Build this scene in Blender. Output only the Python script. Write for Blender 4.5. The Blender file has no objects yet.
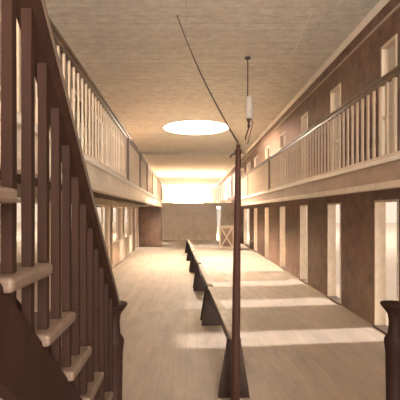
import bpy, math, random
from mathutils import Vector
random.seed(7)
S = bpy.context.scene
COL = S.collection
F = 420.0            # focal length in pixels of the 400 px frame
EYE = 2.0

# ---------------------------------------------------------------- camera
cam_d = bpy.data.cameras.new('camera')
cam_d.sensor_width = 36.0
cam_d.lens = 36.0 * F / 400.0
cam_d.shift_x = 14.0 / 400.0
cam_d.shift_y = 12.0 / 400.0
cam_d.clip_start = 0.05
cam_d.clip_end = 300
cam = bpy.data.objects.new('camera', cam_d)
cam.location = (0, 0, EYE)
cam.rotation_euler = (math.radians(90), 0, 0)
COL.objects.link(cam)
S.camera = cam

# ---------------------------------------------------------------- sky, sun, exposure
w = bpy.data.worlds.new('overcast_sky')
S.world = w
w.use_nodes = True
bg = w.node_tree.nodes['Background']
bg.inputs[0].default_value = (1.0, 0.79, 0.61, 1)
bg.inputs[1].default_value = 0.27

sun_d = bpy.data.lights.new('sun', 'SUN')
sun_d.energy = 1.5
sun_d.angle = math.radians(4)
sun_d.color = (1.0, 0.935, 0.90)
sun = bpy.data.objects.new('sun', sun_d)
sun.rotation_euler = Vector((-1, -0.12, -0.62)).to_track_quat('-Z', 'Y').to_euler()
COL.objects.link(sun)

def area_light(name, loc, direction, sx, sy, power):
    d = bpy.data.lights.new(name, 'AREA')
    d.shape = 'RECTANGLE'; d.size = sx; d.size_y = sy; d.energy = power
    d.color = (1.0, 0.92, 0.82)
    o = bpy.data.objects.new(name, d)
    o.location = loc
    o.rotation_euler = Vector(direction).to_track_quat('-Z', 'Y').to_euler()
    COL.objects.link(o)
# light of skylight and far window; fill lamps added behind camera and at loft
area_light('near_fill_light', (-0.95, -4.2, 2.95), (0, 1, 0), 2.1, 4.1, 50)
area_light('near_fill_light', (1.75, -4.2, 2.95), (0, 1, 0), 2.1, 4.1, 200)
area_light('skylight_light', (0.42, 17.4, 5.75), (0, 0, -1), 2.5, 2.5, 3000)
area_light('far_window_light', (0.3, 58.6, 4.1), (0, -1, 0), 4.2, 2.4, 9000)
area_light('loft_fill_light', (4.4, 39, 4.1), (-1, 0, 0), 2.0, 26, 17000)
area_light('loft_fill_light', (-3.6, 39, 4.1), (1, 0, 0), 2.0, 26, 17000)

S.view_settings.view_transform = 'Standard'
S.view_settings.look = 'None'
S.view_settings.gamma = 1
S.view_settings.use_curve_mapping = False
S.view_settings.exposure = 2.02

# ---------------------------------------------------------------- materials
def mat(name, col, rough=0.7, var=0.18, scale=3.0, stretch=(1, 1, 1), bump=0.15, spec=0.25, fine=40.0):
    m = bpy.data.materials.new(name)
    m.use_nodes = True
    nt = m.node_tree
    b = nt.nodes['Principled BSDF']
    b.inputs['Roughness'].default_value = rough
    b.inputs['Specular IOR Level'].default_value = spec
    tc = nt.nodes.new('ShaderNodeTexCoord')
    mp = nt.nodes.new('ShaderNodeMapping')
    mp.inputs['Scale'].default_value = stretch
    nt.links.new(tc.outputs['Object'], mp.inputs[0])
    n = nt.nodes.new('ShaderNodeTexNoise')
    n.inputs['Scale'].default_value = scale
    n.inputs['Detail'].default_value = 8
    n.inputs['Roughness'].default_value = 0.7
    nt.links.new(mp.outputs[0], n.inputs['Vector'])
    r = nt.nodes.new('ShaderNodeValToRGB')
    r.color_ramp.elements[0].position = 0.3
    r.color_ramp.elements[1].position = 0.7
    r.color_ramp.elements[0].color = tuple(c * (1 - var) for c in col) + (1,)
    r.color_ramp.elements[1].color = tuple(min(1, c * (1 + var)) for c in col) + (1,)
    nt.links.new(n.outputs['Fac'], r.inputs[0])
    nt.links.new(r.outputs[0], b.inputs['Base Color'])
    if bump:
        n2 = nt.nodes.new('ShaderNodeTexNoise')
        n2.inputs['Scale'].default_value = fine
        nt.links.new(mp.outputs[0], n2.inputs['Vector'])
        bp = nt.nodes.new('ShaderNodeBump')
        bp.inputs['Strength'].default_value = bump
        bp.inputs['Distance'].default_value = 0.01
        nt.links.new(n2.outputs['Fac'], bp.inputs['Height'])
        nt.links.new(bp.outputs[0], b.inputs['Normal'])
    m['ramp'] = r.name
    return m

def planks(m, width, length, dark=0.62, along='Y', seam=0.012):
    """lay boards over a material: brick pattern multiplied into the base colour"""
    nt = m.node_tree
    b = nt.nodes['Principled BSDF']
    r = nt.nodes[m['ramp']]
    tc = nt.nodes.new('ShaderNodeTexCoord')
    mp = nt.nodes.new('ShaderNodeMapping')
    if along == 'Y':
        mp.inputs['Rotation'].default_value = (0, 0, math.radians(90))
    elif along == 'Z':
        mp.inputs['Rotation'].default_value = (math.radians(90), math.radians(90), 0)
    nt.links.new(tc.outputs['Object'], mp.inputs[0])
    br = nt.nodes.new('ShaderNodeTexBrick')
    br.inputs['Scale'].default_value = 1
    br.inputs['Brick Width'].default_value = length
    br.inputs['Row Height'].default_value = width
    br.inputs['Mortar Size'].default_value = seam
    br.inputs['Color1'].default_value = (1, 1, 1, 1)
    br.inputs['Color2'].default_value = (0.93, 0.93, 0.93, 1)
    br.inputs['Mortar'].default_value = (dark, dark, dark, 1)
    nt.links.new(mp.outputs[0], br.inputs['Vector'])
    mx = nt.nodes.new('ShaderNodeMix')
    mx.data_type = 'RGBA'
    mx.blend_type = 'MULTIPLY'
    mx.inputs['Factor'].default_value = 1
    nt.links.new(r.outputs[0], mx.inputs['A'])
    nt.links.new(br.outputs['Color'], mx.inputs['B'])
    nt.links.new(mx.outputs['Result'], b.inputs['Base Color'])
    return m

M = {}
M['floor'] = planks(mat('floor_boards', (0.5, 0.41, 0.33), 0.6, 0.2, 2.0, (2, 0.5, 1), 0.1), 0.16, 4.0, 0.9)
M['ceiling'] = planks(mat('ceiling_boards', (0.88, 0.8, 0.71), 0.9, 0.22, 5.0, (1, 1.6, 1), 0.2), 0.3, 5.0, 0.82, along='X', seam=0.015)
M['plaster_dark'] = mat('brown_wall', (0.23, 0.145, 0.11), 0.85, 0.35, 3.5, (1, 1, 1), 0.3)
M['plaster_mid'] = mat('buff_wall', (0.52, 0.41, 0.32), 0.85, 0.2, 2.5, (1, 1, 1), 0.2)
M['plaster_light'] = mat('pale_wall', (0.9, 0.8, 0.68), 0.85, 0.12, 2.0, (1, 1, 1), 0.1)
M['trim'] = mat('pale_trim', (0.8, 0.69, 0.56), 0.6, 0.12, 6.0, (1, 1, 1), 0.05)
M['fascia'] = mat('lit_fascia', (0.86, 0.76, 0.63), 0.6, 0.16, 3.0, (1, 0.4, 1), 0.05)  # left front, coloured paler to carry the light it catches
M['fascia_shaded'] = mat('shaded_fascia', (0.46, 0.34, 0.26), 0.6, 0.2, 3.0, (1, 0.4, 1), 0.05)  # right front, coloured darker to carry its shade
M['bright_trim'] = mat('white_painted_trim', (0.93, 0.86, 0.76), 0.5, 0.04, 3.0, (1, 1, 1), 0)
M['end_wall'] = mat('end_wall', (0.72, 0.60, 0.49), 0.85, 0.2, 2.5, (1, 1, 1), 0.1)
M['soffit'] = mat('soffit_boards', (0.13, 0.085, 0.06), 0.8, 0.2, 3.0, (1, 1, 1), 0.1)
M['baluster'] = mat('painted_baluster', (0.6, 0.48, 0.36), 0.5, 0.15, 5.0, (1, 1, 0.3), 0.05)
M['rail'] = mat('gallery_rail', (0.18, 0.12, 0.085), 0.4, 0.2, 5.0, (1, 1, 1), 0.05, 0.4)
M['dark'] = mat('dark_varnished_wood', (0.03, 0.013, 0.009), 0.62, 0.35, 4.0, (2, 2, 0.4), 0.05, 0.15)
M['dark2'] = mat('dark_stair_wood', (0.032, 0.014, 0.009), 0.62, 0.3, 4.0, (2, 2, 0.4), 0.05, 0.15)
M['tread'] = mat('worn_treads', (0.16, 0.11, 0.08), 0.5, 0.25, 5.0, (1, 1, 1), 0.05)
M['pole'] = mat('red_brown_pole', (0.06, 0.026, 0.018), 0.62, 0.3, 5.0, (3, 3, 0.3), 0.05, 0.15)
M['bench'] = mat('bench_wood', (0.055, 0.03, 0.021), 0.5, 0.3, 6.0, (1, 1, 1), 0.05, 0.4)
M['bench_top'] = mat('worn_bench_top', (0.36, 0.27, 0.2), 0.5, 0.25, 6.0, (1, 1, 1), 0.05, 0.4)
M['door_wood'] = mat('pale_door', (0.8, 0.68, 0.55), 0.6, 0.15, 4.0, (1, 1, 0.3), 0.05)
M['door_dark'] = mat('planked_door', (0.2, 0.135, 0.095), 0.6, 0.2, 4.0, (1, 1, 0.3), 0.05)
M['metal'] = mat('dark_metal', (0.069, 0.046, 0.037), 0.4, 0.2, 8.0, (1, 1, 1), 0, 0.5)
M['ground'] = mat('pale_sand', (0.36, 0.3, 0.24), 0.95, 0.06, 1.0, (1, 1, 1), 0)

def pane(name, col, rough=0.5, trans=0.75):
    m = bpy.data.materials.new(name)
    m.use_nodes = True
    nt = m.node_tree
    nt.nodes.remove(nt.nodes['Principled BSDF'])
    out = nt.nodes['Material Output']
    t = nt.nodes.new('ShaderNodeBsdfTranslucent')
    d = nt.nodes.new('ShaderNodeBsdfDiffuse')
    n = nt.nodes.new('ShaderNodeTexNoise')
    n.inputs['Scale'].default_value = 6
    r = nt.nodes.new('ShaderNodeValToRGB')
    r.color_ramp.elements[0].color = tuple(c * 0.85 for c in col) + (1,)
    r.color_ramp.elements[1].color = tuple(col) + (1,)
    nt.links.new(n.outputs['Fac'], r.inputs[0])
    nt.links.new(r.outputs[0], t.inputs['Color'])
    nt.links.new(r.outputs[0], d.inputs['Color'])
    mx = nt.nodes.new('ShaderNodeMixShader')
    mx.inputs[0].default_value = 1 - trans
    nt.links.new(t.outputs[0], mx.inputs[1])
    nt.links.new(d.outputs[0], mx.inputs[2])
    nt.links.new(mx.outputs[0], out.inputs[0])
    return m
M['frost'] = pane('dusty_glass', (0.46, 0.40, 0.33))
def clear(name):
    m = bpy.data.materials.new(name); m.use_nodes = True
    nt = m.node_tree; nt.nodes.remove(nt.nodes['Principled BSDF'])
    t = nt.nodes.new('ShaderNodeBsdfTransparent'); t.inputs[0].default_value = (0.96, 0.95, 0.93, 1)
    g = nt.nodes.new('ShaderNodeBsdfGlossy'); g.inputs['Roughness'].default_value = 0.05
    mx = nt.nodes.new('ShaderNodeMixShader'); mx.inputs[0].default_value = 0.05
    nt.links.new(t.outputs[0], mx.inputs[1]); nt.links.new(g.outputs[0], mx.inputs[2])
    nt.links.new(mx.outputs[0], nt.nodes['Material Output'].inputs[0])
    return m
M['clear'] = clear('clear_glass')
M['bright'] = pane('whitewashed_glass', (0.97, 0.93, 0.86), trans=0.9)
M['shade'] = pane('opal_glass', (0.97, 0.93, 0.85), trans=0.25)

# ---------------------------------------------------------------- mesh helpers
def idm(x, y, z): return (x, y, z)
def RT(x, y, z): return (x + 0.0143 * y, y, z)      # the right side splays out slightly
def LT(x, y, z): return (x - 0.012 * y, y, z)       # and the left side too

class MB:
    def __init__(s, f=idm): s.v = []; s.f = []; s.fn = f
    def prism(s, bottom, top):
        n = len(bottom); o = len(s.v)
        s.v += [s.fn(*p) for p in bottom] + [s.fn(*p) for p in top]
        s.f.append(tuple(o + i for i in reversed(range(n))))
        s.f.append(tuple(o + n + i for i in range(n)))
        for i in range(n):
            j = (i + 1) % n
            s.f.append((o + i, o + j, o + n + j, o + n + i))
        return s
    def box(s, x0, x1, y0, y1, z0, z1):
        s.prism([(x0, y0, z0), (x1, y0, z0), (x1, y1, z0), (x0, y1, z0)],
                [(x0, y0, z1), (x1, y0, z1), (x1, y1, z1), (x0, y1, z1)])
        return s
    def stack(s, rings):
        """closed loft through rings of equal vertex count"""
        n = len(rings[0]); o = len(s.v)
        for r in rings: s.v += [s.fn(*p) for p in r]
        s.f.append(tuple(o + i for i in reversed(range(n))))
        k = o + n * (len(rings) - 1)
        s.f.append(tuple(k + i for i in range(n)))
        for a in range(len(rings) - 1):
            for i in range(n):
                j = (i + 1) % n
                s.f.append((o + a * n + i, o + a * n + j, o + (a + 1) * n + j, o + (a + 1) * n + i))
        return s
    def lathe(s, x, y, prof, n=20, ph=0.0):
        return s.stack([[(x + r * math.cos(ph + 2 * math.pi * i / n), y + r * math.sin(ph + 2 * math.pi * i / n), z)
                  for i in range(n)] for r, z in prof])
    def tube(s, pts, r, n=8):
        rings = []
        P = [Vector(p) for p in pts]
        for i, p in enumerate(P):
            d = (P[min(i + 1, len(P) - 1)] - P[max(i - 1, 0)]).normalized()
            u = d.cross(Vector((0.3, 0.95, 0.1))).normalized()
            v = d.cross(u)
            rr = r[i] if isinstance(r, (list, tuple)) else r
            rings.append([tuple(p + rr * (u * math.cos(2 * math.pi * k / n) + v * math.sin(2 * math.pi * k / n))) for k in range(n)])
        return s.stack(rings)
    def build(s, name, m, parent=None, bevel=0.0, smooth=False, org=None):
        if org is not None:
            s.v = [(a - org[0], b - org[1], c - org[2]) for a, b, c in s.v]
        me = bpy.data.meshes.new(name)
        me.from_pydata(s.v, [], s.f)
        me.update()
        import bmesh
        bm = bmesh.new(); bm.from_mesh(me)
        bmesh.ops.recalc_face_normals(bm, faces=bm.faces)
        bm.to_mesh(me); bm.free()
        me.materials.append(M[m])
        if smooth:
            for p in me.polygons: p.use_smooth = True
            me.set_sharp_from_angle(angle=math.radians(40))
        o = bpy.data.objects.new(name, me)
        COL.objects.link(o)
        if parent is not None:
            o.parent = parent
        elif org is not None:
            o.location = org
        if bevel:
            b = o.modifiers.new('bevel', 'BEVEL'); b.width = bevel; b.segments = 2; b.limit_method = 'ANGLE'
        return o

def tag(o, label=None, cat=None, group=None, kind=None):
    for k, v in (('label', label), ('category', cat), ('group', group), ('kind', kind)):
        if v: o[k] = v
    return o
def empty(name, loc, label, cat, group=None, kind=None):
    o = bpy.data.objects.new(name, None)
    o.empty_display_size = 0.1
    o.location = loc
    COL.objects.link(o)
    return tag(o, label, cat, group, kind)
def struct(o, label=None):
    o['kind'] = 'structure'
    if label: o['label'] = label
    return o

# ================================================================ THE SETTING
YF = 58.0
Y0, Y1 = -4.0, 30.0          # hall, near and far end
XR, XL = 3.2, -2.4           # lower / upper walls
ZC = 5.5                     # ceiling
T = 0.16                     # wall thickness

struct(MB().box(-60, 60, -40, 90, -0.4, -0.3).build('floor', 'ground'), 'pale open ground outside the hall').name = 'floor_outside'
struct(MB().box(-3.4, 4.2, Y0 - 0.2, Y1 + 0.2, -0.12, 0).build('floor', 'floor'), 'worn wooden floor boards of the long hall')

# ceiling with the round skylight opening
SKX, SKY, SKR = 0.42, 17.4, 1.4
def ceiling():
    n = 32
    b = MB()
    hole = [(SKX + SKR * math.cos(2 * math.pi * i / n), SKY + 1.05 * SKR * math.sin(2 * math.pi * i / n)) for i in range(n)]
    outer = []
    for i in range(n):
        a = 2 * math.pi * i / n
        c, s_ = math.cos(a), math.sin(a)
        k = 2.6 / max(abs(c), abs(s_))
        outer.append((SKX + k * c, SKY + k * s_))
    for zz in (ZC, ZC + 0.14):
        o = len(b.v)
        b.v += [(x, y, zz) for x, y in hole] + [(x, y, zz) for x, y in outer]
        for i in range(n):
            j = (i + 1) % n
            b.f.append((o + i, o + j, o + n + j, o + n + i))
    for i in range(n):
        j = (i + 1) % n
        b.f.append((i, j, 2 * n + j, 2 * n + i))
    xa, xb, ya, yb = SKX - 2.6, SKX + 2.6, SKY - 2.6, SKY + 2.6
    b.box(-3.4, 4.2, Y0 - 0.2, ya, ZC, ZC + 0.14)
    b.box(-3.4, 4.2, yb, 24.7, ZC, ZC + 0.14)
    b.box(-3.4, xa, ya, yb, ZC, ZC + 0.14)
    b.box(xb, 4.2, ya, yb, ZC, ZC + 0.14)
    return b.build('ceiling', 'ceiling')
struct(ceiling(), 'boarded brown ceiling over the hall')

struct(MB().box(-3.8, 4.6, 24.7, YF + 0.2, ZC, ZC + 0.14).build('ceiling', 'plaster_light'), 'pale ceiling over the far upper storey').name = 'ceiling_far'
struct(MB().box(-3.8, 4.6, Y1 + T, YF + 0.2, 2.4, 2.56).build('floor', 'plaster_light'), 'pale floor of the far upper storey').name = 'floor_upper'
sk = empty('window_1', (SKX, SKY, ZC), None, None); struct(sk, 'round bright skylight set in the ceiling')
n = 40
b = MB()
ro = [(SKR * 1.02 * math.cos(2 * math.pi * i / n), 1.07 * SKR * math.sin(2 * math.pi * i / n)) for i in range(n)]
ri = [(SKR * 0.96 * math.cos(2 * math.pi * i / n), 1.01 * SKR * math.sin(2 * math.pi * i / n)) for i in range(n)]
for zz in (-0.03, 0.2):
    o = len(b.v); b.v += [(x, y, zz) for x, y in ro] + [(x, y, zz) for x, y in ri]
    for i in range(n):
        j = (i + 1) % n; b.f.append((o + i, o + j, o + n + j, o + n + i))
for i in range(n):
    j = (i + 1) % n
    b.f.append((i, j, 2 * n + j, 2 * n + i)); b.f.append((n + i, n + j, 3 * n + j, 3 * n + i))
b.build('skylight_rim', 'trim', sk)
MB().stack([[(x, y, z) for x, y in ri] for z in (0.10, 0.12)]).build('pane', 'bright', sk)

# a wall along Y with openings [(ya, yb, z0, z1)], built as piers and lintels in one mesh
def side_wall(name, fn, x0, x1, z0, z1, ops, m, ya=Y0, yb=Y1):
    b = MB(fn)
    y = ya
    for (a, c, za, zb) in sorted(ops):
        b.box(x0, x1, y, a, z0, z1)
        if za > z0: b.box(x0, x1, a, c, z0, za)
        if zb < z1: b.box(x0, x1, a, c, zb, z1)
        y = c
    b.box(x0, x1, y, yb, z0, z1)
    return b.build(name, m)

ZG = 2.62                      # gallery floor
DY = [(6.5, 7.34), (9.02, 9.88), (11.6, 12.4), (14.4, 15.25), (17.5, 18.4), (20.6, 21.6), (23.4, 25.8)]
DT = 2.2
lowR = [(3.7, 4.5, 0, DT)] + [(a, c, 0, DT) for a, c in DY]
struct(side_wall('wall_right', RT, XR, XR + T, 0, 2.6, lowR, 'plaster_dark'), 'dark brown lower wall on the right, pierced by tall openings')
UY = [(6.55, 7.1), (9.02, 9.7), (11.6, 12.3), (14.4, 15.2), (17.3, 18.3), (20.4, 21.6), (23.0, 24.6), (26, 28)]
LOFT = [(31 + 3.4 * i, 33.4 + 3.4 * i, 3.2, 5.0) for i in range(8)]  # side openings put in to let fill light into the far storey
upR = [(a, c, ZG + 0.02, 4.79) for a, c in UY]
struct(side_wall('wall_right', RT, XR, XR + T, 2.6, ZC, upR + LOFT, 'plaster_dark', yb=YF), 'brown upper wall behind the right gallery').name = 'wall_right_upper'

LYo = [(5.5, 8.0), (8.6, 11.1), (11.7, 14.1), (14.7, 17.1), (17.7, 20.6)]
lowL = [(a, c, 0.05, DT + 0.02) for a, c in LYo] + [(22.0, 23.6, 0.0, DT)]
struct(side_wall('wall_left', LT, XL - T, XL, 0, 2.6, lowL, 'plaster_mid'), 'buff lower wall on the left under the gallery')
struct(side_wall('wall_left', LT, XL - T, XL, 2.6, ZC, [(26, 28.5, 3.2, 5.0)] + LOFT, 'plaster_mid', yb=YF), 'buff upper wall behind the left gallery').name = 'wall_left_upper'

# near end wall, behind the camera, with tall windows added to give front fill
b = MB()
b.box(-3.4, 4.2, Y0 - T, Y0, 0, 0.9); b.box(-3.4, 4.2, Y0 - T, Y0, 5.0, ZC)
for a, c in ((-3.4, -2.0), (0.1, 0.7), (2.8, 4.2)): b.box(a, c, Y0 - T, Y0, 0.9, 5.0)
struct(b.build('wall_near', 'plaster_light'))

# far end wall: brown below, pale above, with one broad bright window and a narrow door opening
WX0, WX1, WZ0, WZ1 = -1.9, 2.5, 2.9, 5.2
SX0, SX1 = 2.2, 2.45
b = MB()
b.box(-3.8, 4.6, YF, YF + T, WZ1, ZC)
b.box(-3.8, WX0, YF, YF + T, 2.56, WZ1); b.box(WX1, 4.6, YF, YF + T, 2.56, WZ1); b.box(WX0, WX1, YF, YF + T, 2.56, WZ0)
struct(b.build('wall_far', 'plaster_light'), 'pale upper end wall with the broad bright window')
b = MB()
b.box(-3.4, SX0, Y1 - 0.05, Y1 + T, 0, 2.58); b.box(SX1, 4.2, Y1 - 0.05, Y1 + T, 0, 2.58); b.box(SX0, SX1, Y1 - 0.05, Y1 + T, 2.45, 2.58)
struct(b.build('wall_far', 'end_wall'), 'brown lower end wall of the hall').name = 'wall_far_lower'
struct(MB().box(-3.0, 3.6, Y1 - 0.12, Y1 - 0.001, 2.56, 2.66).build('trim_1', 'trim'), 'pale ledge along the end wall')

b = MB()
b.box(WX0, WX1, YF - 0.03, YF, WZ0, WZ0 + 0.08); b.box(WX0, WX1, YF - 0.03, YF, WZ1 - 0.08, WZ1)
for x in (WX0, (WX0 * 2 + WX1) / 3, (WX0 + 2 * WX1) / 3, WX1 - 0.06): b.box(x, x + 0.06, YF - 0.03, YF, WZ0 + 0.08, WZ1 - 0.08)
wf = struct(b.build('window_2', 'trim'), 'broad bright window in the far end wall')
MB().box(WX0, WX1, YF + 0.05, YF + 0.06, WZ0, WZ1).build('pane', 'bright', wf)
k = 40
for fn, x in ((RT, XR), (LT, XL)):
    for (a, c, z0, z1) in LOFT:
        sg = 1 if x > 0 else -1
        xa, xb = sorted((x - sg * 0.02, x + sg * 0.06))
        b = MB(fn)
        b.box(xa, xb, a, a + 0.08, z0, z1); b.box(xa, xb, c - 0.08, c, z0, z1)
        b.box(xa, xb, a + 0.08, c - 0.08, z0, z0 + 0.08); b.box(xa, xb, a + 0.08, c - 0.08, z1 - 0.08, z1)
        d = struct(b.build('window_%d' % k, 'trim'), 'side window added to light the far upper storey'); k += 1
        xa, xb = sorted((x + sg * 0.07, x + sg * 0.08))
        MB(fn).box(xa, xb, a, c, z0, z1).build('pane', 'bright', d)

# trim: right cornice, picture rails, ceiling beam
sec = [(XR - 0.09, ZC - 0.001), (XR - 0.001, ZC - 0.001), (XR - 0.001, ZC - 0.08), (XR - 0.015, ZC - 0.08)]
struct(MB(RT).prism([(x, Y0, z) for x, z in sec], [(x, YF, z) for x, z in sec]).build('trim_2', 'bright_trim'), 'pale cornice between right wall and ceiling')
struct(MB(RT).box(XR - 0.03, XR - 0.001, Y0, Y1, 5.16, 5.2).build('trim_3', 'plaster_mid'), 'thin picture rail high on the right wall')
struct(MB(LT).box(XL + 0.001, XL + 0.05, Y0, YF, ZC - 0.09, ZC - 0.001).build('trim_4', 'trim'), 'pale cornice between left wall and ceiling')
struct(MB().box(-3.0, 3.7, 24.6, 24.85, ZC - 0.12, ZC - 0.001).build('trim_5', 'ceiling'), 'cross beam on the ceiling near the far end')
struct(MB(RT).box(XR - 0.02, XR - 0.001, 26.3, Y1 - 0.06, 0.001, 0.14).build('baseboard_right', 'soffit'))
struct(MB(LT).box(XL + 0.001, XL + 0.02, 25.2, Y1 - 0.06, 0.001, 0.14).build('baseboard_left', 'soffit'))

# door linings on the right, each with its threshold
ordn = ['first', 'second', 'third', 'fourth', 'fifth', 'sixth', 'seventh', 'eighth']
for i, (a, c) in enumerate([(3.7, 4.5)] + DY):
    b = MB(RT)
    b.box(XR - 0.015, XR + T + 0.01, a - 0.0, a + 0.035, 0.03, DT)
    b.box(XR - 0.015, XR + T + 0.01, c - 0.035, c, 0.03, DT)
    b.box(XR - 0.015, XR + T + 0.01, a + 0.035, c - 0.035, DT - 0.035, DT)
    d = struct(b.build('door_%d' % (i + 1), 'trim'), 'tall pale-lined door opening in the right wall')
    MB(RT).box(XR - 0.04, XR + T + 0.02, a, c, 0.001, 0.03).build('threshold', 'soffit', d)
# upper openings with dusty panes
for i, (a, c) in enumerate(UY):
    z0, z1 = ZG + 0.03, 4.78
    b = MB(RT)
    b.box(XR - 0.01, XR + 0.1, a, a + 0.05, z0, z1); b.box(XR - 0.01, XR + 0.1, c - 0.05, c, z0, z1)
    b.box(XR - 0.01, XR + 0.1, a + 0.05, c - 0.05, z1 - 0.05, z1); b.box(XR, XR + 0.06, a + 0.05, c - 0.05, 3.55, 3.6)
    d = struct(b.build('window_%d' % (i + 3), 'door_wood'), 'tall dusty window on the right gallery')
    MB(RT).box(XR + 0.1, XR + 0.11, a, c, z0, z1).build('pane', 'frost' if i < 4 else 'clear', d)
# half-glazed doors in the left wall
for i, (a, c) in enumerate(LYo):
    b = MB(LT)
    w_ = 0.06
    b.box(XL - 0.05, XL + 0.02, a, a + w_, 0.06, DT); b.box(XL - 0.05, XL + 0.02, c - w_, c, 0.06, DT)
    b.box(XL - 0.05, XL + 0.01, (a + c) / 2 - 0.03, (a + c) / 2 + 0.03, 0.06, DT - 0.06)
    b.box(XL - 0.05, XL + 0.02, a + w_, c - w_, DT - 0.06, DT); b.box(XL - 0.05, XL + 0.02, a + w_, c - w_, 0.06, 0.12)
    b.box(XL - 0.05, XL + 0.01, a + w_, c - w_, 0.84, 0.90)
    d = struct(b.build('door_%d' % (i + 9), 'door_wood'), 'wide half-glazed door in the left wall')
    MB(LT).box(XL - 0.03, XL - 0.01, a + w_, c - w_, 0.12, 0.84).build('door_panel', 'door_wood', d)
    MB(LT).box(XL - 0.03, XL - 0.02, a + w_, c - w_, 0.90, DT - 0.06).build('pane', 'clear', d)
# closed planked doors on the left gallery
for i, y in enumerate((4.2, 6.7, 9.2, 11.7, 14.2, 16.8, 19.4, 22)):
    b = MB(LT)
    b.box(XL + 0.001, XL + 0.05, y, y + 0.07, ZG + 0.01, 4.7); b.box(XL + 0.001, XL + 0.05, y + 0.93, y + 1.0, ZG + 0.01, 4.7)
    b.box(XL + 0.001, XL + 0.05, y + 0.07, y + 0.93, 4.62, 4.7)
    d = struct(b.build('door_%d' % (i + 14), 'door_wood'), 'closed door on the left gallery')
    MB(LT).box(XL + 0.001, XL + 0.03, y + 0.075, y + 0.925, ZG + 0.01, 4.61).build('door_leaf', 'door_dark', d)

# the closed end block under the left gallery
cb = struct(MB(LT).box(XL + 0.001, -1.15, 24.0, 25.2, 0.001, 2.3).build('wall_closet', 'plaster_dark'), 'boxed-in brown closet closing the left gallery end')

# ================================================================ GALLERIES
def gallery(fn, xe, xw, ya, yb, label, fm):
    s = 1 if xw > xe else -1
    org = fn(xe, ya, 0)
    e = empty('gallery', (0, 0, 0), label, 'gallery')
    x0, x1 = sorted((xe + s * 0.08, xw - s * 0.002))
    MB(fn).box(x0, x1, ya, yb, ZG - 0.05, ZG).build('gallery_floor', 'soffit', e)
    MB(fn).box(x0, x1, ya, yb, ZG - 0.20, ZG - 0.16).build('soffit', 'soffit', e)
    x0, x1 = sorted((xe, xe + s * 0.08))
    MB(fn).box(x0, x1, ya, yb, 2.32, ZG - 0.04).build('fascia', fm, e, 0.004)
    x0, x1 = sorted((xe - s * 0.04, xe + s * 0.1))
    MB(fn).box(x0, x1, ya, yb, ZG - 0.04, ZG + 0.012).build('edge_board', 'bright_trim', e, 0.006)
    x0, x1 = sorted((xe - s * 0.02, xe + s * 0.1))
    MB(fn).box(x0, x1, ya, yb, 2.28, 2.36).build('lower_moulding', 'trim', e, 0.006)
    return e
XEL, XER = -1.1, 2.3
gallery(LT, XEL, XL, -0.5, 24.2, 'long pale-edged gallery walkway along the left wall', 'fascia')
gallery(RT, XER, XR, -0.5, 22.3, 'long gallery walkway along the right wall above the openings', 'fascia_shaded')

def copy_to(proto, parent, loc):
    c = proto.copy(); COL.objects.link(c); c.parent = parent; c.location = loc
    return c
def gallery_rail(fn, xe, ya, yb, step, height, label, flat, posts):
    e = empty('gallery_railing', (0, 0, 0), label, 'railing')
    s = 1 if xe > 0 else -1
    xc = xe + s * 0.03
    z0 = ZG + 0.012
    zt = z0 + height
    # moulded handrail: wide cap over a narrower under-rail
    MB(fn).box(xc - 0.05, xc + 0.05, ya, yb, zt - 0.035, zt).build('handrail', 'rail', e, 0.012)
    MB(fn).box(xc - 0.025, xc + 0.025, ya, yb, zt - 0.085, zt - 0.035).build('under_rail', 'rail', e)
    MB(fn).box(xc - 0.025, xc + 0.025, ya, yb, z0, z0 + 0.05).build('bottom_rail', 'trim', e)
    zb, zz = z0 + 0.05, zt - 0.085
    hx, hy = flat
    rings = []
    for z, k in ((0, 1), (0.12, 1), (0.18, 0.8), (0.5 * (zz - zb), 0.9), (zz - zb - 0.18, 0.8), (zz - zb - 0.12, 1), (zz - zb, 1)):
        rings.append([(-hx * k, -hy * k, z), (hx * k, -hy * k, z), (hx * k, hy * k, z), (-hx * k, hy * k, z)])
    ys = []
    y = ya + 0.1
    while y < yb - 0.05:
        if all(abs(y - p) > 0.07 for p in posts): ys.append(y)
        y += step
    proto = MB().stack(rings).build('baluster', 'baluster', e)
    first = True
    for y in ys[:100]:
        x, yy, _ = fn(xc, y, 0)
        if first: proto.location = (x, yy, zb); first = False
        else: copy_to(proto, e, (x, yy, zb))
    if len(ys) > 100:
        b = MB()
        for y in ys[100:]:
            x, yy, _ = fn(xc, y, 0)
            b.stack([[(p[0] + x, p[1] + yy, p[2] + zb) for p in r] for r in rings])
        tag(b.build('baluster_run', 'baluster', e), kind='stuff')
    for p in posts:
        b = MB(fn)
        b.box(xc - 0.045, xc + 0.045, p - 0.045, p + 0.045, z0, zt + 0.0)
        b.box(xc - 0.06, xc + 0.06, p - 0.06, p + 0.06, zt, zt + 0.03)
        b.build('rail_post', 'rail', e, 0.006)
    return e
gallery_rail(LT, XEL, 1.3, 24.1, 0.19, 0.98, 'long baluster railing along the left gallery edge', (0.010, 0.016), [8.8, 11.4, 13.8, 16.4, 20.2, 24.0])
gallery_rail(RT, XER, 4.2, 22.2, 0.18, 1.0, 'long baluster railing along the right gallery edge', (0.011, 0.030), [12.6, 17.4, 22.1])

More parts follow.
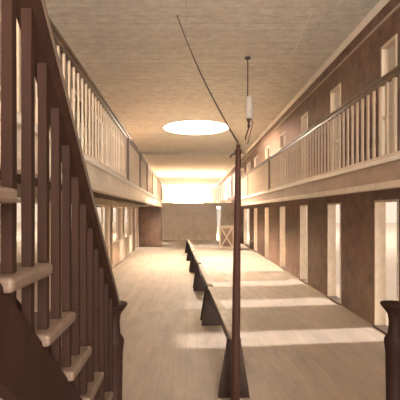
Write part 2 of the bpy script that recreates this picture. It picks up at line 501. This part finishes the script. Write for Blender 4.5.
# ================================================================ LANDING AND STAIRS
RISE, RUN, ZP, YP = 0.222, 0.28, 0.506, 3.01
b = MB()
b.box(-1.15, 2.3, -2.0, YP, ZP - 0.05, ZP)
land = empty('stair_landing', (0.5, 0.5, 0), 'raised wooden landing at the foot of both staircases', 'landing')
MB().box(-1.65, 1.78, -2.5, YP - 0.5, ZP - 0.05, ZP).build('deck', 'tread', land)
b = MB()
b.box(-1.6, 1.73, YP - 0.56, YP - 0.53, 0, ZP - 0.05); b.box(-1.6, 1.73, -2.48, -2.45, 0, ZP - 0.05)
b.box(-1.6, -1.57, -2.45, YP - 0.56, 0, ZP - 0.05); b.box(1.70, 1.73, -2.45, YP - 0.56, 0, ZP - 0.05)
b.build('skirt_board', 'dark2', land)

def stair(x0, x1, side, label):
    """open-riser flight; side is +1 when the balustrade stands on the x1 edge"""
    ox, oy, oz = (x0 + x1) / 2, YP, ZP
    e = empty('staircase', (ox, oy, oz), label, 'staircase')
    def loc(x, y, z): return (x - ox, y - oy, z - oz)
    for k in range(1, 10):
        z = ZP + RISE * k; yn = YP - RUN * k
        MB(loc).box(x0, x1, yn - RUN - 0.02, yn + 0.02, z - 0.04, z).build('tread', 'tread', e, 0.012)
    xs = (x0 + 0.02, x1 - 0.14) if side > 0 else (x0 + 0.10, x1 - 0.06)
    for xa in xs:
        yt = YP - RUN * 10
        zt = ZP + RISE * 9
        pts = [(YP - RUN * 0.9, ZP + 0.002), (YP - RUN * 1.0, ZP + RISE - 0.045), (yt, zt + RISE - 0.19), (yt, zt - 0.16), (YP - RUN * 1.7, ZP + 0.002)]
        MB(loc).prism([(xa, y, z) for y, z in pts], [(xa + 0.04, y, z) for y, z in pts]).build('stringer', 'dark2', e)
    return e, (ox, oy, oz)

def stair_rail(st, xc, newel_x, side):
    YN = 2.76
    e, (ox, oy, oz) = st
    def loc(x, y, z): return (x - ox, y - oy, z - oz)
    SL = 0.839
    zr = lambda y: EYE - 0.615 + (YN - y) * SL       # top of the handrail
    hw = 0.042
    # handrail: chamfered section swept up the slope
    sec = [(-hw, -0.05), (-hw, -0.015), (-hw * 0.6, 0.0), (hw * 0.6, 0.0), (hw, -0.015), (hw, -0.05), (hw * 0.5, -0.065), (-hw * 0.5, -0.065)]
    b = MB(loc)
    ya, yb = YN - 0.03, 0.45
    b.stack([[(xc + sx, y, zr(y) + sz) for sx, sz in sec] for y in (ya, yb)])
    b.build('handrail', 'dark2', e)
    # lit inner edge of the handrail, drawn in as a paler strip
    xb = xc + side * (hw + 0.003)
    b = MB(loc)
    b.stack([[(xb - 0.004, y, zr(y) - 0.034), (xb + 0.004, y, zr(y) - 0.034), (xb + 0.004, y, zr(y) - 0.020), (xb - 0.004, y, zr(y) - 0.020)] for y in (ya, yb)])
    b.build('lit_edge', 'tread', e)
    # balusters, three to a pair of treads, standing on the treads
    y = 2.60
    q = 0.0155
    while y > 0.62:
        k = max(0, int((YP - y - 0.0) / RUN + 1e-6))
        k = min(k, 9)
        z0 = max(ZP + 0.001, ZP + RISE * k - 0.30)
        z1 = zr(y) - 0.05
        h = z1 - z0
        rings = []
        for z, s in ((0, 1), (0.1, 1), (0.12, 0.9), (h * 0.5, 0.98), (h - 0.12, 0.9), (h - 0.1, 1), (h, 1)):
            rings.append([(xc - q * s, y - q * s, z0 + z), (xc + q * s, y - q * s, z0 + z), (xc + q * s, y + q * s, z0 + z), (xc - q * s, y + q * s, z0 + z)])
        MB(loc).stack(rings).build('baluster', 'dark2', e)
        y -= 0.135
    # outer string board that the balusters stand in, running below the tread ends
    zs = lambda y: ZP + (YP - y) * RISE / RUN
    pts = [(2.66, ZP + 0.012), (0.45, zs(0.45) - 0.26), (0.45, zs(0.45) - 0.50), (2.36, ZP + 0.012)]
    MB(loc).prism([(xc - 0.022, y, z) for y, z in pts], [(xc + 0.022, y, z) for y, z in pts]).build('string_board', 'dark2', e)
    # turned newel: square foot, waist, collar, cup-shaped cap
    zt = EYE - 91.0 / F * YN
    prof = [(0.072, ZP), (0.072, ZP + 0.15), (0.052, ZP + 0.18), (0.058, zt - 0.32), (0.066, zt - 0.26), (0.064, zt - 0.235), (0.042, zt - 0.20),
            (0.037, zt - 0.12), (0.044, zt - 0.07), (0.075, zt - 0.03), (0.088, zt - 0.012), (0.088, zt), (0.05, zt + 0.006), (0.0, zt + 0.01)]
    prof[-1] = (0.001, prof[-1][1])
    MB(loc).lathe(newel_x, YN, prof, 24).build('newel_post', 'dark', e, smooth=True)
    return e
LS = stair(-1.035, -0.425, 1, 'dark open-tread staircase with balustrade in the left foreground')
stair_rail(LS, -0.47, -0.473, 1)
RS = stair(1.395, 2.2, -1, 'dark staircase by the right gallery, its broad cup-topped newel at the right edge')
stair_rail(RS, 1.44, 1.372, -1)

# ================================================================ POLE, WIRE, LAMP
e = empty('support_pole', (0.49, 4.2, 0), 'tall reddish-brown wooden pole in the middle of the floor', 'pole')
b = MB()
rings = []
for z, r, dx in ((0.0, 0.046, 0), (0.12, 0.043, 0.002), (1.5, 0.036, 0.018), (2.5, 0.027, 0.031), (2.6, 0.025, 0.032)):
    rings.append([(dx + r * math.cos(math.pi / 8 + k * math.pi / 4) * 1.08, r * math.sin(math.pi / 8 + k * math.pi / 4) * 1.08, z) for k in range(8)])
b.stack(rings).build('shaft', 'pole', e)
MB().lathe(0.032, 0, [(0.03, 2.58), (0.036, 2.60), (0.03, 2.62), (0.016, 2.635), (0.022, 2.655), (0.016, 2.675), (0.001, 2.68)], 16).build('cap', 'pole', e, smooth=True)
MB().lathe(0, 0, [(0.07, 0.0), (0.07, 0.025), (0.052, 0.05), (0.001, 0.05)], 16).build('base_collar', 'pole', e, smooth=True)
MB().tube([(0.0, -0.02, 2.58), (-0.02, -0.03, 2.575), (-0.045, -0.03, 2.56), (-0.05, -0.03, 2.535)], 0.008).build('hook', 'metal', e, smooth=True)

pts = []
A = Vector((0.522, 4.215, 2.69)); B = Vector(((177 - 186) / F * 7.45, 7.45, ZC - 0.01))
for i in range(13):
    t = i / 12
    p = A.lerp(B, t); p.z -= 0.12 * math.sin(math.pi * t)
    pts.append(tuple(p))
tag(MB().tube(pts, 0.008).build('stay_wire', 'metal', smooth=True), 'thin dark wire slanting from the pole top up to the ceiling', 'wire')

LX, LYY = (249 - 186) / F * 9.5, 9.5
lz = lambda py: EYE + (212 - py) / F * LYY
e = empty('hanging_lamp', (LX, LYY, ZC), 'tall pale pendant lamp hanging on a rod from the ceiling', 'lamp')
def ll(x, y, z): return (x, y, z - ZC)
MB(ll).tube([(-0.03, 0, ZC - 0.002), (-0.03, 0, lz(96))], 0.013).build('rod', 'metal', e)
MB(ll).lathe(-0.03, 0, [(0.07, ZC - 0.002), (0.06, ZC - 0.04), (0.02, ZC - 0.06)], 16).build('ceiling_rose', 'metal', e)
MB(ll).lathe(0, 0, [(0.05, lz(96.5)), (0.085, lz(98)), (0.09, lz(108)), (0.088, lz(118)), (0.06, lz(119))][::-1], 20).build('shade', 'shade', e, smooth=True)
MB(ll).lathe(-0.005, 0, [(0.02, lz(128)), (0.035, lz(126)), (0.02, lz(124)), (0.03, lz(121.5)), (0.055, lz(119.2)), (0.055, lz(118.6))], 14).build('burner', 'metal', e, smooth=True)
MB(ll).tube([(-0.005, 0, lz(127.5)), (-0.03, 0, lz(131)), (-0.07, 0, lz(136)), (-0.08, 0, lz(140))], 0.014).build('gas_arm', 'metal', e, smooth=True)
MB(ll).tube([(0.06, 0, lz(119)), (0.09, 0, lz(123)), (0.03, 0, lz(133)), (-0.03, 0, lz(144))], 0.009).build('pull_chain', 'metal', e, smooth=True)

tag(MB().tube([((311 - 186) / F * 7.4, 7.4, ZC - 0.02), ((284 - 186) / F * 10.6, 10.6, ZC - 0.02)], 0.015).build('ceiling_pipe', 'bright_trim', smooth=True),
    'thin pale pipe running along the ceiling on the right', 'pipe')

# ================================================================ BENCHES
def bench():
    e = empty('bench', (0, 0, 0), None, None)
    Lb = 2.95
    for y in (0.04, Lb - 0.04):
        b = MB()
        w0, w1 = 0.17, 0.075
        sec = [(-w0, 0), (w0, 0), (w0 * 0.9, 0.12), (w1, 0.6), (w1, 0.64), (-w1, 0.64), (-w1, 0.6), (-w0 * 0.9, 0.12)]
        b.prism([(x, y - 0.03, z) for x, z in sec], [(x, y + 0.03, z) for x, z in sec])
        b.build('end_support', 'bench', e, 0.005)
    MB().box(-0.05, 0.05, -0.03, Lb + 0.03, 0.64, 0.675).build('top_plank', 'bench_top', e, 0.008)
    for x in (-0.045, 0.025):
        MB().box(x, x + 0.02, 0.07, Lb - 0.07, 0.55, 0.64).build('side_rail', 'bench', e)
    return e
proto = bench()
lab = ['nearest bench, its end support just behind the tall pole',
       'second wooden bench from the front in the end-to-end row',
       'third wooden bench from the front in the end-to-end row',
       'fourth wooden bench from the front in the end-to-end row',
       'farthest wooden bench in the row, close to the end wall']
for i in range(5):
    y = 4.5 + 3.25 * i
    if i == 0: o = proto
    else:
        o = proto.copy(); COL.objects.link(o)
        for ch in proto.children:
            c = ch.copy(); COL.objects.link(c); c.parent = o
    o.location = (0.634 - 0.026 * y, y, 0)
    o.rotation_euler = (0, 0, 0.026)
    tag(o, lab[i], 'bench', 'benches set end to end down the hall')

# ================================================================ X-BRACED BOX AT THE FAR END
bx0, bx1, by0, by1, bh = 1.83, 2.68, 23.3, 23.8, 1.22
e = empty('wooden_crate', ((bx0 + bx1) / 2, by0, 0), 'X-braced wooden box standing at the far end beside the pole', 'crate')
W = (bx1 - bx0) / 2
MB().box(-W + 0.03, W - 0.03, 0.03, 0.5, 0, bh - 0.04).build('body', 'door_dark', e)
b = MB()
for z in (0.0, bh - 0.12): b.box(-W, W, 0, 0.03, z, z + 0.09)
b.box(-W, -W + 0.09, 0, 0.03, 0.09, bh - 0.12); b.box(W - 0.09, W, 0, 0.03, 0.09, bh - 0.12)
b.build('frame', 'plaster_mid', e)
for s in (1, -1):
    x = (W - 0.09) * s
    d = 0.05
    p = [(-x, -0.0, 0.09), (-x + s * d * 1.6, -0.0, 0.09), (x, 0, bh - 0.12), (x - s * d * 1.6, 0, bh - 0.12)]
    MB().prism(p, [(a, 0.028, c) for a, _, c in p]).build('cross_brace', 'plaster_mid', e)
MB().box(-W - 0.03, W + 0.03, -0.03, 0.53, bh - 0.03, bh + 0.02).build('lid', 'plaster_mid', e, 0.006)

# ================================================================ HAZE added to imitate the glow around the far end
hz = MB()
fp = [LT(-1.0, 12.0, 0), RT(2.2, 12.0, 0), RT(2.2, 29.8, 0), LT(-1.0, 29.8, 0)]
hz.prism([(x, y, 1.3) for x, y, z in fp], [(x, y, 5.35) for x, y, z in fp])
hm = bpy.data.materials.new('halation_haze'); hm.use_nodes = True
nt = hm.node_tree; nt.nodes.remove(nt.nodes['Principled BSDF'])
vs = nt.nodes.new('ShaderNodeVolumeScatter')
vs.inputs['Color'].default_value = (1.0, 0.95, 0.9, 1); vs.inputs['Density'].default_value = 0.016; vs.inputs['Anisotropy'].default_value = 0.5
nt.links.new(vs.outputs[0], nt.nodes['Material Output'].inputs['Volume'])
M['haze'] = hm
tag(hz.build('haze', 'haze'), 'thin haze added for the glow towards the far end', 'haze', kind='stuff')
